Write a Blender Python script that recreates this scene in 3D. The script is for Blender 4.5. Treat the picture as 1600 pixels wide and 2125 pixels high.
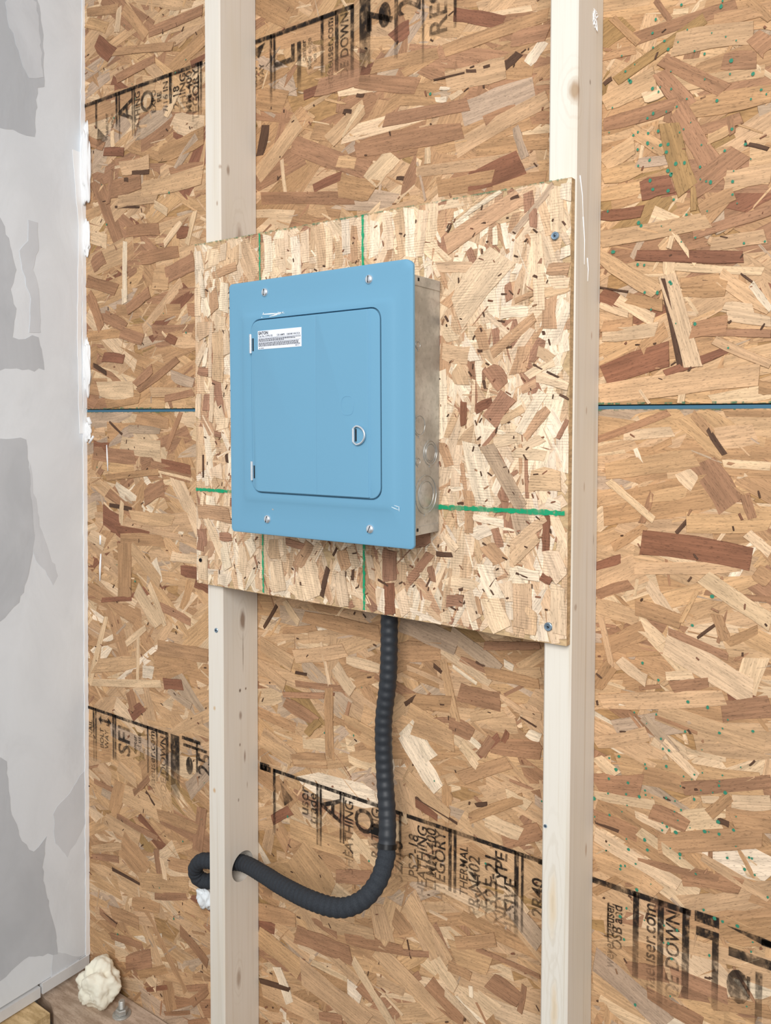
import bpy, math, random
from mathutils import Vector, Matrix, noise as mnoise
import numpy as np
for o in list(bpy.data.objects): bpy.data.objects.remove(o)
SC = bpy.context.scene
COL = SC.collection
# ------------------------------------------------------------------ camera
cd = bpy.data.cameras.new('camera'); cam = bpy.data.objects.new('camera', cd); COL.objects.link(cam)
cd.sensor_fit = 'HORIZONTAL'; cd.sensor_width = 36.0; cd.lens = 1680.34/1600*36.0
cd.shift_x = 0.0; cd.shift_y = -128.3/1600; cd.clip_start = 0.01
yaw, pit, rol = .6143, .0377, .0025
fw = Vector((-math.sin(yaw)*math.cos(pit), math.cos(yaw)*math.cos(pit), -math.sin(pit)))
rt = fw.cross(Vector((0, 0, 1))).normalized(); up = rt.cross(fw)
r2 = math.cos(rol)*rt + math.sin(rol)*up; u2 = -math.sin(rol)*rt + math.cos(rol)*up
cam.matrix_world = Matrix(((r2.x, u2.x, -fw.x, 1.0833), (r2.y, u2.y, -fw.y, -1.0759), (r2.z, u2.z, -fw.z, 1.2877), (0, 0, 0, 1)))
SC.camera = cam
# ------------------------------------------------------------------ world, light, exposure
w = bpy.data.worlds.new('daylight'); SC.world = w; w.use_nodes = True
w.node_tree.nodes['Background'].inputs[0].default_value = (0.96, 0.98, 1.0, 1)
w.node_tree.nodes['Background'].inputs[1].default_value = 0.5
ld = bpy.data.lights.new('added_area_light', 'AREA'); lo_ = bpy.data.objects.new('added_area_light', ld); COL.objects.link(lo_)
ld.shape = 'RECTANGLE'; ld.size = 1.5; ld.size_y = 1.3; ld.energy = 27; ld.color = (1.0, 0.99, 0.97); ld.spread = math.radians(115)  # unseen area light added in front of the wall, spread limited for edge falloff
lo_.location = (1.45, -2.35, 2.25)
lo_.rotation_euler = (Vector((0.35, 0, 0.95)) - lo_.location).to_track_quat('-Z', 'Y').to_euler()
SC.view_settings.view_transform = 'Standard'; SC.view_settings.look = 'None'
SC.view_settings.gamma = 1.0; SC.view_settings.use_curve_mapping = False
SC.view_settings.exposure = 0.17
# ------------------------------------------------------------------ measured strands and outlines (metres, millimetres for strands)
UP="41,1865,108,1843,38t 180,1851,272,1849,28b 263,1842,384,1807,25b 436,1801,536,1798,34m 357,1832,417,1846,18t 464,1746,581,1761,38g 321,1767,475,1759,19b 503,1726,556,1730,25b 454,1696,603,1739,26m 489,1690,604,1680,23t 476,1644,563,1658,35r 263,1729,465,1722,29b 124,1769,289,1694,30b 225,1719,263,1709,20y 40,1726,139,1804,33m 46,1762,61,1813,31d 207,1756,280,1798,29m 233,1761,276,1802,13l 171,1781,211,1769,27t 384,1675,573,1665,18m 422,1643,517,1643,25t 50,1685,259,1653,21b 225,1682,301,1659,39t 293,1674,341,1708,35l 173,1683,233,1694,15r 479,1658,507,1630,12g 432,1848,602,1855,19t 449,1898,532,1863,19r 498,1881,577,1871,9l 522,1870,593,1855,11b 545,1834,602,1830,23b 571,1795,596,1820,17w 536,1801,558,1813,20d 337,1891,368,1902,26r 297,1857,421,1848,23t 100,1745,110,1676,8l 384,1690,400,1628,4g 403,1709,403,1684,11l 553,1710,569,1663,12g 517,1634,601,1629,21t 417,1779,437,1775,8w 443,1775,464,1782,9l 425,1794,443,1789,5w 414,1809,468,1807,4d 471,1809,488,1805,7d 500,1807,511,1807,7d 265,1820,280,1816,8d 345,1672,359,1669,9d 238,1799,255,1795,10d 684,1714,752,1732,28m 872,1737,890,1747,30b 824,1785,889,1783,17t 724,1789,850,1797,16b 775,1768,870,1758,28m 835,1732,874,1724,21b 751,1832,770,1801,7b 694,1825,730,1782,9t 700,1740,813,1791,15o 683,1776,726,1775,12t 737,1710,760,1714,17l 758,1738,796,1687,22b 761,1754,838,1697,18b 781,1687,823,1609,25b 684,1686,778,1693,20b 774,1685,891,1681,26t 723,1670,767,1634,16y 683,1636,726,1652,24m 730,1627,768,1624,14g 683,1618,732,1621,23y 683,1593,736,1595,18y 682,1565,738,1563,14r 803,1582,858,1617,28b 842,1580,893,1586,24m 736,1589,776,1592,26r 771,1670,796,1581,25o 802,1584,803,1554,7o 810,1653,858,1659,14b 819,1640,846,1649,12y 844,1664,848,1641,8b 867,1625,889,1615,7d 864,1799,889,1768,9t 684,1740,694,1745,9d 811,1553,851,1569,18t 774,1810,793,1806,7l 841,1586,893,1586,22m 681,1533,821,1540,22m 810,1529,847,1568,16t 803,1524,894,1541,13b 825,1508,888,1511,17m 681,1511,760,1455,21m 718,1451,766,1437,15t 791,1457,844,1452,25t 789,1464,836,1467,13t 836,1469,896,1423,19m 731,1506,863,1489,15r 781,1486,886,1469,10l 774,1493,774,1475,15l 773,1510,778,1531,6l 778,1531,807,1486,5l 681,1458,708,1446,18r 682,1446,721,1429,10l 706,1450,755,1419,15l 686,1415,727,1418,14t 686,1403,759,1407,18l 740,1380,771,1406,18t 803,1402,846,1407,21b 803,1400,896,1393,9b 846,1418,896,1407,14l 831,1389,897,1356,11m 689,1348,775,1374,30r 770,1349,849,1377,10r 766,1472,790,1356,11d 771,1476,806,1356,22l 683,1323,884,1344,27m 884,1329,898,1327,15t 873,1455,896,1422,8w 842,1431,876,1425,11l 791,1310,796,1348,9l 738,1328,751,1308,4l 682,1468,720,1459,3d 861,1469,877,1455,3d 733,1541,759,1531,3y -374,2052,-185,2015,16t -460,2136,-392,2106,22y -459,2157,-354,2136,20t -336,2130,-265,2055,22t -256,2061,-101,2061,20b -349,2137,-359,2089,17l -426,2089,-374,2046,34r -361,1994,-240,2004,19b -266,2002,-219,1961,23m -229,1814,-99,1827,35t -282,1754,-103,1754,34m -350,1808,-260,1806,29m -393,1771,-287,1774,36b -406,1853,-340,1840,17r -464,1888,-406,1864,18b -313,1793,-260,1786,13d -196,1773,-103,1770,19b -179,1778,-118,1828,17g -360,1740,-235,1732,26m -333,1675,-231,1667,23b -244,1719,-205,1697,14l -177,1652,-144,1651,22r -250,1569,-203,1564,47y -289,1612,-173,1616,26b -211,1573,-129,1592,33b -215,1635,-164,1672,15l -148,1627,-124,1688,14l -338,1656,-340,1540,14w -468,1684,-400,1663,30l -449,1615,-410,1632,33b -470,1587,-368,1559,24b -370,1732,-292,1720,6d -393,1742,-380,1810,12b -377,1891,-375,1856,12l -207,1884,-170,1928,16l -339,1783,-325,1780,13d -434,1352,-316,1350,37l -472,1467,-284,1469,20t -260,1342,-132,1340,19m -407,1321,-296,1330,23t -334,1515,-263,1545,23b -344,1558,-342,1529,16w -464,1559,-421,1481,25b -409,1507,-340,1479,25b -356,1470,-284,1450,24b -416,1420,-346,1412,20r -450,1404,-406,1385,15d -210,1452,-182,1441,16r -311,1359,-255,1390,19b -301,1346,-178,1406,15b -197,1376,-132,1358,22g -216,1329,-132,1340,13b"
LO="682,1243,733,1258,18m 693,1218,811,1240,26y 836,1264,882,1270,32m 717,1266,782,1273,14l 681,1261,776,1298,10b 845,1297,898,1296,9t 806,1296,829,1271,11t 825,1277,846,1245,10d 733,1250,746,1220,6w 746,1244,780,1261,8t 844,1234,899,1232,11l 682,1180,722,1190,22y 754,1186,801,1196,16y 801,1156,901,1165,25y 734,1090,867,1106,16m 817,1234,854,1180,34b 697,1205,759,1156,10l 743,1151,756,1192,8b 704,1115,747,1147,12t 681,1086,715,1100,12r 743,1125,879,1116,31r 682,1046,730,1067,14b 823,1088,903,1041,21l 825,1068,903,1069,7b 752,1071,782,1033,15l 682,1030,741,1021,23m 736,1037,796,1025,21t 696,977,749,1008,23t 684,916,704,952,18t 690,899,851,937,24m 848,919,905,937,26b 741,1015,773,994,19l 777,999,884,948,35l 780,1011,854,990,10b 853,1007,888,1030,11t 725,970,769,980,6t 715,962,752,940,15l 785,938,831,953,15b 768,902,899,889,26m 765,894,819,884,5b 749,890,791,853,13g 682,840,755,869,18m 684,1032,705,949,9m 796,1025,816,1069,5y 840,1041,851,1011,13t 817,1008,838,1028,5d 788,1141,803,1160,7d 871,1195,880,1167,11b 885,1102,902,1093,21t 793,1221,810,1205,21l 874,1148,901,1126,13l 778,951,812,959,12l 716,901,736,905,4w 748,811,805,811,23t 771,723,898,770,26t 685,675,750,671,34y 801,690,875,701,24b 814,724,838,704,18t 827,724,909,698,13m 802,807,907,844,17b 862,807,907,818,20l 863,782,908,788,17t 683,783,748,796,31b 775,862,820,827,13l 685,820,713,802,17l 683,766,766,775,13l 761,765,808,758,22b 684,734,743,727,20b 684,711,799,677,21l 745,733,814,702,14l 745,692,848,702,10b 835,782,860,813,13t 826,799,848,805,9l 740,755,783,745,11l 845,777,859,776,12d 683,627,719,660,11t 686,555,741,578,12m 684,504,757,488,27m 686,533,785,483,33g 733,539,784,551,20b 760,512,831,503,21b 791,554,861,553,19b 841,535,912,554,15t 806,858,854,858,6l 684,728,718,725,7d -307,1290,-207,1278,26t -333,1267,-232,1265,16g -397,1282,-354,1255,8d -213,1227,-169,1303,13b -360,1233,-232,1226,36l -453,1230,-403,1226,21r -454,1214,-313,1208,31b -228,1198,-143,1188,19r -262,1196,-143,1172,20b -238,1181,-138,1169,6l -410,1161,-238,1181,13t -283,1124,-223,1150,31b -422,1081,-352,1059,42r -395,1055,-269,1049,21r -356,1113,-360,1065,13l -400,1103,-325,1098,14d -330,1087,-195,1084,26m -362,1065,-126,1049,13m -474,1032,-418,1016,31l -363,1031,-225,1040,26t -350,1025,-352,907,43t -331,1020,-236,954,30m -255,998,-236,954,20w -201,1013,-126,1014,19l -173,987,-117,987,22r -129,973,-86,963,31r -431,893,-328,910,10r -312,932,-242,865,33l -271,947,-222,868,15l -236,905,-146,886,18b -472,739,-313,777,29m -245,820,-96,827,28t -472,704,-236,746,16l -478,700,-415,859,15l -307,839,-311,735,9l -348,810,-283,855,14l -294,761,-260,764,26w -227,748,-171,756,22r -213,738,-145,718,15g -339,710,-325,671,26b -335,659,-295,687,26r -373,505,-401,427,37t -369,483,-239,476,44m -428,409,-309,398,35m -378,540,-317,519,26m -327,494,-277,540,13b -465,484,-400,481,11b -287,508,-258,487,10d -385,428,-250,419,13b -249,470,-129,474,24t -116,521,-130,431,29b -474,309,-381,332,13b -474,326,-370,365,16m -370,372,-290,335,61t -403,304,-310,302,10d -310,309,-157,348,38y -261,293,-162,327,15b -336,253,-247,272,26t -217,378,-143,393,25t -437,193,-389,187,9d -255,395,-246,346,15b -240,380,-227,340,13l -410,205,-315,215,26t -411,151,-302,169,16b -359,110,-275,155,33b -317,102,-227,151,16t -223,126,-210,69,37t -183,249,-102,212,20b -450,194,-391,184,14b -290,80,-223,114,9r -163,136,-102,164,13b -151,110,-102,159,16b -232,54,-155,90,8b -160,65,-103,96,10b -285,109,-258,102,29l 355,913,432,926,32t 508,947,599,962,12b 356,962,461,939,35g 450,958,535,916,23g 511,907,598,906,17t 562,915,601,924,16m 367,835,451,846,25t 465,868,536,867,28b 369,889,438,876,8m 421,934,518,890,14l 467,920,511,909,10b 505,885,569,861,10m 558,862,602,859,9m 436,913,460,822,15y 365,828,388,846,11d 448,813,489,806,24b 367,792,410,746,41w 371,818,455,790,35y 421,814,449,820,8b 486,833,543,853,13m 517,799,601,818,13b 504,778,523,809,14b 580,830,601,827,14w 541,808,548,825,8r 569,851,594,842,3d 470,787,498,768,17l 484,800,504,789,9w 419,901,434,893,9d 542,927,557,922,10w 454,906,496,887,5w 494,920,510,916,5d 45,875,123,850,27m 149,940,315,935,25t 127,865,242,896,24m 48,707,126,681,31m 122,677,200,694,25t 41,833,104,807,21m 53,906,85,951,10d 104,962,138,927,13l 100,907,178,925,11t 221,865,259,828,24l 245,880,315,877,17l 275,869,318,875,8b 130,817,252,830,10b 100,791,196,808,10b 189,901,209,824,6l 207,824,209,702,18t 104,778,178,759,23b 242,773,312,756,30y 242,770,252,808,6b 217,773,276,759,9t 156,731,185,761,14o 130,837,156,838,7d 124,678,200,695,17y 44,697,117,681,29m 382,798,456,789,34y 367,710,449,668,23m 364,781,429,705,30w 470,734,551,779,20t 518,795,602,806,18b 470,787,498,759,13l 485,675,574,731,14t 498,775,534,814,11r 548,730,584,722,17l 512,683,572,677,23l 542,656,603,692,24b 386,673,427,662,15r 386,681,463,661,5d 117,550,253,553,34y 131,511,209,457,73y 257,578,312,547,20l 223,497,303,521,23b 73,552,117,583,17r 344,494,316,417,31m 360,546,485,579,22y 421,550,503,544,14l 375,512,436,427,39m 485,597,499,571,12l 530,603,582,560,15l 556,563,605,524,30g 496,699,515,706,9d 36,367,129,384,29t 36,321,142,296,40y 190,406,304,425,20m 311,476,327,424,37m 308,398,436,341,32m 456,453,522,458,37y 462,470,531,502,19t 45,224,211,228,31m 142,296,288,263,46m 129,359,256,368,33b 244,395,364,420,19b 364,417,413,433,10b 181,362,272,329,17m 276,327,312,316,29b 168,323,248,322,11l 146,304,248,309,22t 146,296,244,301,4d 248,312,278,305,25w 260,363,342,286,16l 345,473,371,454,33t 371,507,449,432,32m 414,440,463,398,24l 411,383,477,356,35b 443,384,500,356,13l 522,435,572,424,31b 572,407,579,450,8b 499,475,604,474,7b 40,236,115,250,15d 115,225,83,279,21w 185,232,236,247,16b 327,329,363,311,4l 449,429,489,427,17t 489,412,490,395,7w 371,440,378,413,3d"
BD="103,1584,133,1521,33M 218,1578,223,1512,19W 240,1583,242,1534,16L 320,1592,322,1537,15W 307,1558,307,1519,15M 185,1578,190,1523,22L 266,1587,277,1523,20M 337,1578,339,1524,12T 287,1581,289,1521,13L 375,1580,373,1528,17W 394,1589,403,1535,16L 417,1586,426,1522,18M 435,1590,440,1520,18W 461,1583,453,1519,18L 35,1579,28,1549,32L 60,1585,63,1545,31M 85,1590,94,1555,23L 159,1587,162,1526,17W 168,1542,179,1516,21L 481,1501,555,1493,14M 496,1447,547,1486,15T 649,1481,679,1478,15T 659,1585,661,1527,18L 673,1586,675,1565,16W 498,1529,611,1579,25T 510,1560,582,1591,7W 511,1562,561,1591,4M 621,1583,623,1560,14B 628,1561,629,1537,11B 599,1535,606,1559,12T 639,1568,653,1524,12M 599,1532,656,1587,9g 573,1545,574,1521,7W 586,1548,593,1514,8W 534,1520,544,1498,10B 511,1510,526,1509,14W 633,1528,639,1430,16L 646,1465,681,1461,14L 646,1451,681,1457,13M 653,1444,653,1405,19T 516,1433,585,1506,46L 593,1468,596,1446,10B 604,1444,629,1452,7T 583,1430,623,1429,15W 655,1385,677,1440,23W 575,1410,577,1389,11B 548,1412,559,1381,16T 570,1377,632,1421,14T 563,1429,599,1399,7L 600,1373,628,1407,12L 637,1377,656,1365,13M 618,1384,608,1349,21T 643,1392,626,1364,14B 493,1384,535,1376,25M 529,1395,545,1368,17W 496,1420,511,1397,18L 673,1507,673,1493,13W 603,1480,610,1492,9W 478,1505,487,1487,7L 553,1553,560,1552,4D 596,1578,608,1580,6D 500,1548,505,1556,4D 663,1546,666,1545,5B 646,1514,649,1513,3D 638,1493,642,1492,7B 630,1475,636,1472,5D 578,1420,589,1418,3D 643,1400,647,1400,7D 549,1381,556,1381,5D 553,1412,555,1407,4D 669,1539,673,1534,3D 497,1432,502,1424,4D 627,1207,670,1209,29M 617,1252,645,1264,13L 601,1245,649,1241,14L 493,1357,495,1262,13W 515,1361,526,1336,22M 500,1263,517,1300,10M 527,1312,527,1280,10r 565,1358,587,1332,23B 622,1345,659,1362,11L 635,1344,681,1330,13L 615,1327,635,1336,11T 568,1285,595,1320,26B 547,1302,571,1312,14r 584,1285,617,1303,10M 612,1270,645,1324,14W 619,1266,652,1302,14T 574,1257,609,1267,15L 491,1255,505,1223,15T 564,1253,617,1170,20g 577,1245,612,1184,9B 538,1256,561,1172,27W 611,1173,620,1142,25g 622,1236,624,1185,5B 525,1227,531,1192,6T 534,1190,538,1163,16T 537,1162,537,1132,13T 543,1154,590,1149,10W 543,1128,569,1140,18W 577,1141,586,1117,11B 602,1121,650,1161,10M 651,1182,671,1177,14W 633,1193,639,1158,6W 651,1165,651,1123,9r 666,1264,679,1288,6B 519,1171,528,1172,5D 575,1168,589,1166,5D 631,1360,644,1353,3D 650,1350,666,1342,3D 668,1320,681,1314,3D 558,1341,561,1330,5D 550,1151,555,1144,6B 602,1215,610,1220,5B 404,1094,408,1061,25B 450,1112,474,1121,16B 438,1053,474,1097,12B 563,1117,586,1096,23T 603,1100,638,1137,18M 618,1071,619,1012,27M 631,1039,630,1005,18M 668,1074,672,1012,19L 462,1062,472,1085,14L 474,1079,479,1058,11B 405,1040,405,1000,18r 386,1036,390,1006,16L 424,1037,433,1004,18L 560,1090,581,1046,22W 570,1045,589,1002,30L 536,1051,550,1014,16L 550,1045,556,1022,6T 607,1121,645,1151,7M 651,1158,651,1118,9r 613,1087,642,1084,14W 645,1084,659,1079,10r 657,1119,673,1083,23L 598,1072,600,1045,11L 499,1125,518,1107,12L 485,1098,510,1099,9D 502,1032,528,1036,16B 498,1017,502,1003,17L 383,1049,402,1042,4D 609,1084,626,1080,3D 468,1049,475,1062,3D 570,1061,580,1074,3D 507,1026,517,1022,3D 508,1001,512,1010,5B 522,1051,528,1053,5D 174,1091,176,1060,23M 188,1093,192,1066,11L 224,1053,250,1092,21T 242,1063,258,1004,40L 226,1031,269,1092,14L 287,1056,274,1010,13D 331,1094,341,1062,15L 365,1085,372,1048,12L 314,1086,324,1058,22T 309,1052,319,1000,23L 404,1095,404,1050,25B 403,1046,404,1001,18r 388,1038,389,1002,14W 388,1086,395,1050,7L 199,1090,237,1085,11B 25,1096,68,1032,18L 47,1085,75,1086,13B 4,1047,4,998,23M 114,1086,126,1062,20W 177,1056,185,1007,28L 336,1059,335,1043,6D 3,1094,-4,1056,16B 229,1025,241,1026,7D 384,1049,402,1042,3D 297,1077,304,1089,5D 13,1456,13,1432,41M 83,1576,80,1546,24M 43,1536,89,1545,15T 32,1509,36,1473,20T 42,1437,42,1353,25M -7,1580,-2,1547,16W 0,1546,8,1499,11W -5,1518,-8,1468,19L 11,1497,24,1467,13W 61,1519,58,1471,22W 59,1585,56,1557,15L 60,1437,62,1397,20L 58,1462,56,1439,13L -6,1373,19,1369,14B -11,1383,13,1420,13L 15,1412,8,1379,9W 27,1455,24,1361,8L -4,1332,-7,1290,14L 17,1331,14,1303,18B 28,1345,25,1283,10L 32,1402,31,1386,9B 57,1290,54,1271,29L 40,1208,43,1186,20L -8,1125,71,1122,24T -2,1091,3,1064,21B 10,1116,48,1064,15L 46,1084,73,1086,14B 5,1047,4,999,26L 55,1077,66,1031,18W 24,1154,26,1136,21W 34,1263,50,1261,8B 13,1188,15,1171,9W 6,1158,1,1136,8L 5,1225,5,1186,4D 63,1228,65,1214,8D 31,1186,40,1170,13M"
DWP=[
('bare_paper','paper',0.0004,[(-0.2025, 2.13), (-0.1155, 2.1674), (-0.0992, 2.0874), (-0.0959, 1.972), (-0.111, 1.965), (-0.1182, 1.8639), (-0.1516, 1.8621), (-0.2055, 1.8597)]),
('skim_coat','thin',0.0007,[(-0.1793, 2.1075), (-0.1489, 2.1342), (-0.1116, 2.1355), (-0.0979, 1.9908), (-0.1298, 1.978), (-0.1481, 2.0117), (-0.1747, 2.0768)]),
('bare_paper','paper',0.0004,[(-0.2073, 1.6934), (-0.1839, 1.6698), (-0.1605, 1.5878), (-0.1731, 1.5476), (-0.1612, 1.5105), (-0.17, 1.4516), (-0.1134, 1.4563), (-0.1009, 1.3893), (-0.2107, 1.3837)]),
('skim_coat','thin',0.0006,[(-0.1346, 1.693), (-0.1134, 1.6914), (-0.1118, 1.6346), (-0.125, 1.5932), (-0.1125, 1.5556), (-0.1089, 1.4667), (-0.1346, 1.4644), (-0.1297, 1.5337), (-0.1481, 1.5897), (-0.1539, 1.6274), (-0.135, 1.6501)]),
('bare_paper','paper',0.0004,[(-0.2121, 1.2531), (-0.143, 1.2451), (-0.1371, 1.1973), (-0.1335, 1.1273), (-0.1257, 1.0461), (-0.1393, 0.9674), (-0.1609, 0.9109), (-0.2163, 0.8725)]),
('skim_coat','thin',0.0003,[(-0.135, 1.1972), (-0.129, 1.147), (-0.1104, 1.0545), (-0.0733, 0.952), (-0.0848, 0.9331), (-0.1282, 1.0061), (-0.1384, 1.0576)]),
('bare_paper','paper',0.0004,[(-0.2192, 0.6088), (-0.1911, 0.5891), (-0.1839, 0.486), (-0.1605, 0.4101), (-0.1339, 0.3757), (-0.1039, 0.3961), (-0.1145, 0.3324), (-0.1071, 0.2762), (-0.0852, 0.1799), (-0.0799, 0.1232), (-0.1469, 0.155), (-0.2244, 0.1327)]),
('skim_coat','thin',0.0003,[(-0.089, 0.139), (-0.0328, 0.0917), (-0.006, 0.0879), (-0.045, 0.0776), (-0.0975, 0.0794)]),
('skim_coat','thin',0.0003,[(-0.0888, 0.4374), (-0.0119, 0.5047), (-0.004, 0.392), (-0.055, 0.3267), (-0.0837, 0.3715)]),
('corner_bead','compound_white',0.0014,[(-0.0053, 2.2147), (0.0006, 2.2172), (-0.0017, 1.8701), (0.0019, 1.6955), (-0.0012, 0.8275), (-0.001, 0.0796), (-0.011, 0.0795), (-0.0109, 0.8295), (-0.01, 1.6933), (-0.0135, 1.8669)]),
('corner_bead','compound_white',0.001,[(-0.0321, 1.8619), (-0.0065, 1.8606), (-0.0075, 1.7041), (-0.0139, 1.4647), (-0.0105, 1.2553), (-0.0188, 1.2554), (-0.0233, 1.4639), (-0.0181, 1.702)])]
CP=[(0.3676, -0.05, 1.0563), (0.3678, -0.05, 0.9846), (0.3698, -0.055, 0.8913), (0.3644, -0.06, 0.8157), (0.37, -0.065, 0.7427), (0.3817, -0.075, 0.6891), (0.3883, -0.083, 0.6642), (0.3924, -0.09, 0.6416), (0.3947, -0.097, 0.6239), (0.3913, -0.112, 0.5965), (0.3745, -0.128, 0.5705), (0.3393, -0.138, 0.5511), (0.2788, -0.134, 0.5398), (0.1916, -0.105, 0.5192), (0.1163, -0.072, 0.4991), (0.0393, -0.0445, 0.4805), (-0.0163, -0.043, 0.4627), (-0.0448, -0.043, 0.4562), (-0.0738, -0.042, 0.4464), (-0.0947, -0.038, 0.4218), (-0.0916, -0.03, 0.4001), (-0.0734, -0.022, 0.3977), (-0.0497, -0.018, 0.4038)]
# ------------------------------------------------------------------ helpers
rnd = random.Random(7)
SEAM = 1.3056; PLATE = 0.038
XW = -0.4777                       # drywall plane at camera height
def desat(c, k=.15): g = .3*c[0]+.59*c[1]+.11*c[2]; return tuple(min(255, (v+(g-v)*k)*m) for v, m in zip(c, (1.012, .985, .985)))
def lin(c): return tuple(((v/255/12.92) if v/255 <= .04045 else ((v/255+.055)/1.055)**2.4) for v in c)
def mesh_obj(name, verts, faces, mats=None, parent=None, smooth=False, mi=None):
    me = bpy.data.meshes.new(name); me.from_pydata([tuple(v) for v in verts], [], faces)
    o = bpy.data.objects.new(name, me); COL.objects.link(o)
    if mats is not None:
        for m in (mats if isinstance(mats, (list, tuple)) else [mats]): me.materials.append(m)
    if mi is not None: me.polygons.foreach_set('material_index', mi)
    if smooth: me.polygons.foreach_set('use_smooth', [True]*len(me.polygons))
    me.update()
    if parent: o.parent = parent
    return o
def empty(name, loc=(0, 0, 0)):
    o = bpy.data.objects.new(name, None); COL.objects.link(o); o.location = loc; o.empty_display_size = .05; return o
def tag(o, label=None, cat=None, group=None, kind=None):
    if label: o['label'] = label
    if cat: o['category'] = cat
    if group: o['group'] = group
    if kind: o['kind'] = kind
    return o
class MB:
    def __init__(s): s.v = []; s.f = []; s.m = []
    def add(s, v, f, m=0):
        n = len(s.v); s.v += [tuple(p) for p in v]; s.f += [tuple(i+n for i in q) for q in f]; s.m += [m]*len(f)
    def box(s, a, b, m=0, ch=0.0):
        x0, y0, z0 = a; x1, y1, z1 = b
        s.add([(x0,y0,z0),(x1,y0,z0),(x1,y1,z0),(x0,y1,z0),(x0,y0,z1),(x1,y0,z1),(x1,y1,z1),(x0,y1,z1)],
              [(3,2,1,0),(4,5,6,7),(0,1,5,4),(1,2,6,5),(2,3,7,6),(3,0,4,7)], m)
    def loops(s, loops, cap0=True, cap1=True, m=0):
        n = len(loops[0]); v = [p for l in loops for p in l]; f = []
        for k in range(len(loops)-1):
            for i in range(n):
                j = (i+1) % n; f.append((k*n+i, k*n+j, (k+1)*n+j, (k+1)*n+i))
        if cap0: f.append(tuple(range(n-1, -1, -1)))
        if cap1: f.append(tuple((len(loops)-1)*n+i for i in range(n)))
        s.add(v, f, m)
    def tube(s, pts, rad, n=12, m=0, closed=False):
        pts = [Vector(p) for p in pts]; N = len(pts); loops = []; ref = None
        for i, p in enumerate(pts):
            a = pts[(i-1) % N] if (closed or i > 0) else p; b = pts[(i+1) % N] if (closed or i < N-1) else p
            t = (b-a).normalized()
            if ref is None: ref = t.orthogonal().normalized()
            ref = (ref - t*ref.dot(t)).normalized(); bi = t.cross(ref)
            r = rad(i) if callable(rad) else rad
            loops.append([p + r*(math.cos(2*math.pi*k/n)*ref + math.sin(2*math.pi*k/n)*bi) for k in range(n)])
        if closed: loops.append(loops[0]); s.loops(loops, False, False, m)
        else: s.loops(loops, True, True, m)
    def build(s, name, mats, parent=None, smooth=False): return mesh_obj(name, s.v, s.f, mats, parent, smooth, s.m)
def auto_smooth(o, ang=40):
    me = o.data; me.polygons.foreach_set('use_smooth', [True]*len(me.polygons))
    try: me.set_sharp_from_angle(angle=math.radians(ang))
    except Exception: pass
# ------------------------------------------------------------------ materials
class NT:
    def __init__(s, name, rough=.7, spec=.3, metal=0.0):
        s.m = bpy.data.materials.new(name); s.m.use_nodes = True; s.t = s.m.node_tree
        s.b = s.t.nodes['Principled BSDF']; s.b.inputs['Roughness'].default_value = rough
        s.b.inputs['Specular IOR Level'].default_value = spec; s.b.inputs['Metallic'].default_value = metal
    def n(s, typ, **kw):
        nd = s.t.nodes.new(typ)
        for k, v in kw.items(): setattr(nd, k, v)
        return nd
    def L(s, a, b): s.t.links.new(a, b)
    def set(s, sock, v):
        if hasattr(v, 'links') or hasattr(v, 'is_linked'): s.L(v, sock)
        else: sock.default_value = v
    def math(s, op, a, b=0.0, c=0.0, clamp=False):
        nd = s.n('ShaderNodeMath', operation=op, use_clamp=clamp)
        for i, v in enumerate((a, b, c)): s.set(nd.inputs[i], v)
        return nd.outputs[0]
    def vmath(s, op, a, b):
        nd = s.n('ShaderNodeVectorMath', operation=op); s.set(nd.inputs[0], a); s.set(nd.inputs[1], b)
        return nd.outputs[1] if op in ('LENGTH', 'DISTANCE', 'DOT_PRODUCT') else nd.outputs[0]
    def noise(s, vec, scale=1.0, detail=3.0, rough=.55, dist=0.0):
        nd = s.n('ShaderNodeTexNoise'); s.L(vec, nd.inputs['Vector'])
        nd.inputs['Scale'].default_value = scale; nd.inputs['Detail'].default_value = detail
        nd.inputs['Roughness'].default_value = rough; nd.inputs['Distortion'].default_value = dist
        return nd.outputs['Fac']
    def rng(s, v, a, b, c, d):
        nd = s.n('ShaderNodeMapRange', interpolation_type='SMOOTHSTEP'); s.set(nd.inputs['Value'], v)
        for k, x in zip(('From Min', 'From Max', 'To Min', 'To Max'), (a, b, c, d)): nd.inputs[k].default_value = x
        return nd.outputs[0]
    def mix(s, f, a, b, mode='MIX'):
        nd = s.n('ShaderNodeMix', data_type='RGBA', blend_type=mode); s.set(nd.inputs[0], f)
        for i, v in ((6, a), (7, b)):
            if isinstance(v, tuple): nd.inputs[i].default_value = (*v[:3], 1)
            else: s.L(v, nd.inputs[i])
        return nd.outputs[2]
    def scale(s, col, f):   # colour * scalar
        nd = s.n('ShaderNodeVectorMath', operation='SCALE'); s.set(nd.inputs[0], col); s.set(nd.inputs[3], f); return nd.outputs[0]
    def bump(s, h, strength=.3, dist=.001):
        nd = s.n('ShaderNodeBump'); nd.inputs['Strength'].default_value = strength; nd.inputs['Distance'].default_value = dist
        s.L(h, nd.inputs['Height']); s.L(nd.outputs[0], s.b.inputs['Normal'])
    def col(s, v):
        if isinstance(v, tuple): s.b.inputs['Base Color'].default_value = (*v[:3], 1)
        else: s.L(v, s.b.inputs['Base Color'])
    def obj(s): return s.n('ShaderNodeTexCoord').outputs['Object']
    def pos(s): return s.n('ShaderNodeNewGeometry').outputs['Position']
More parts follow.
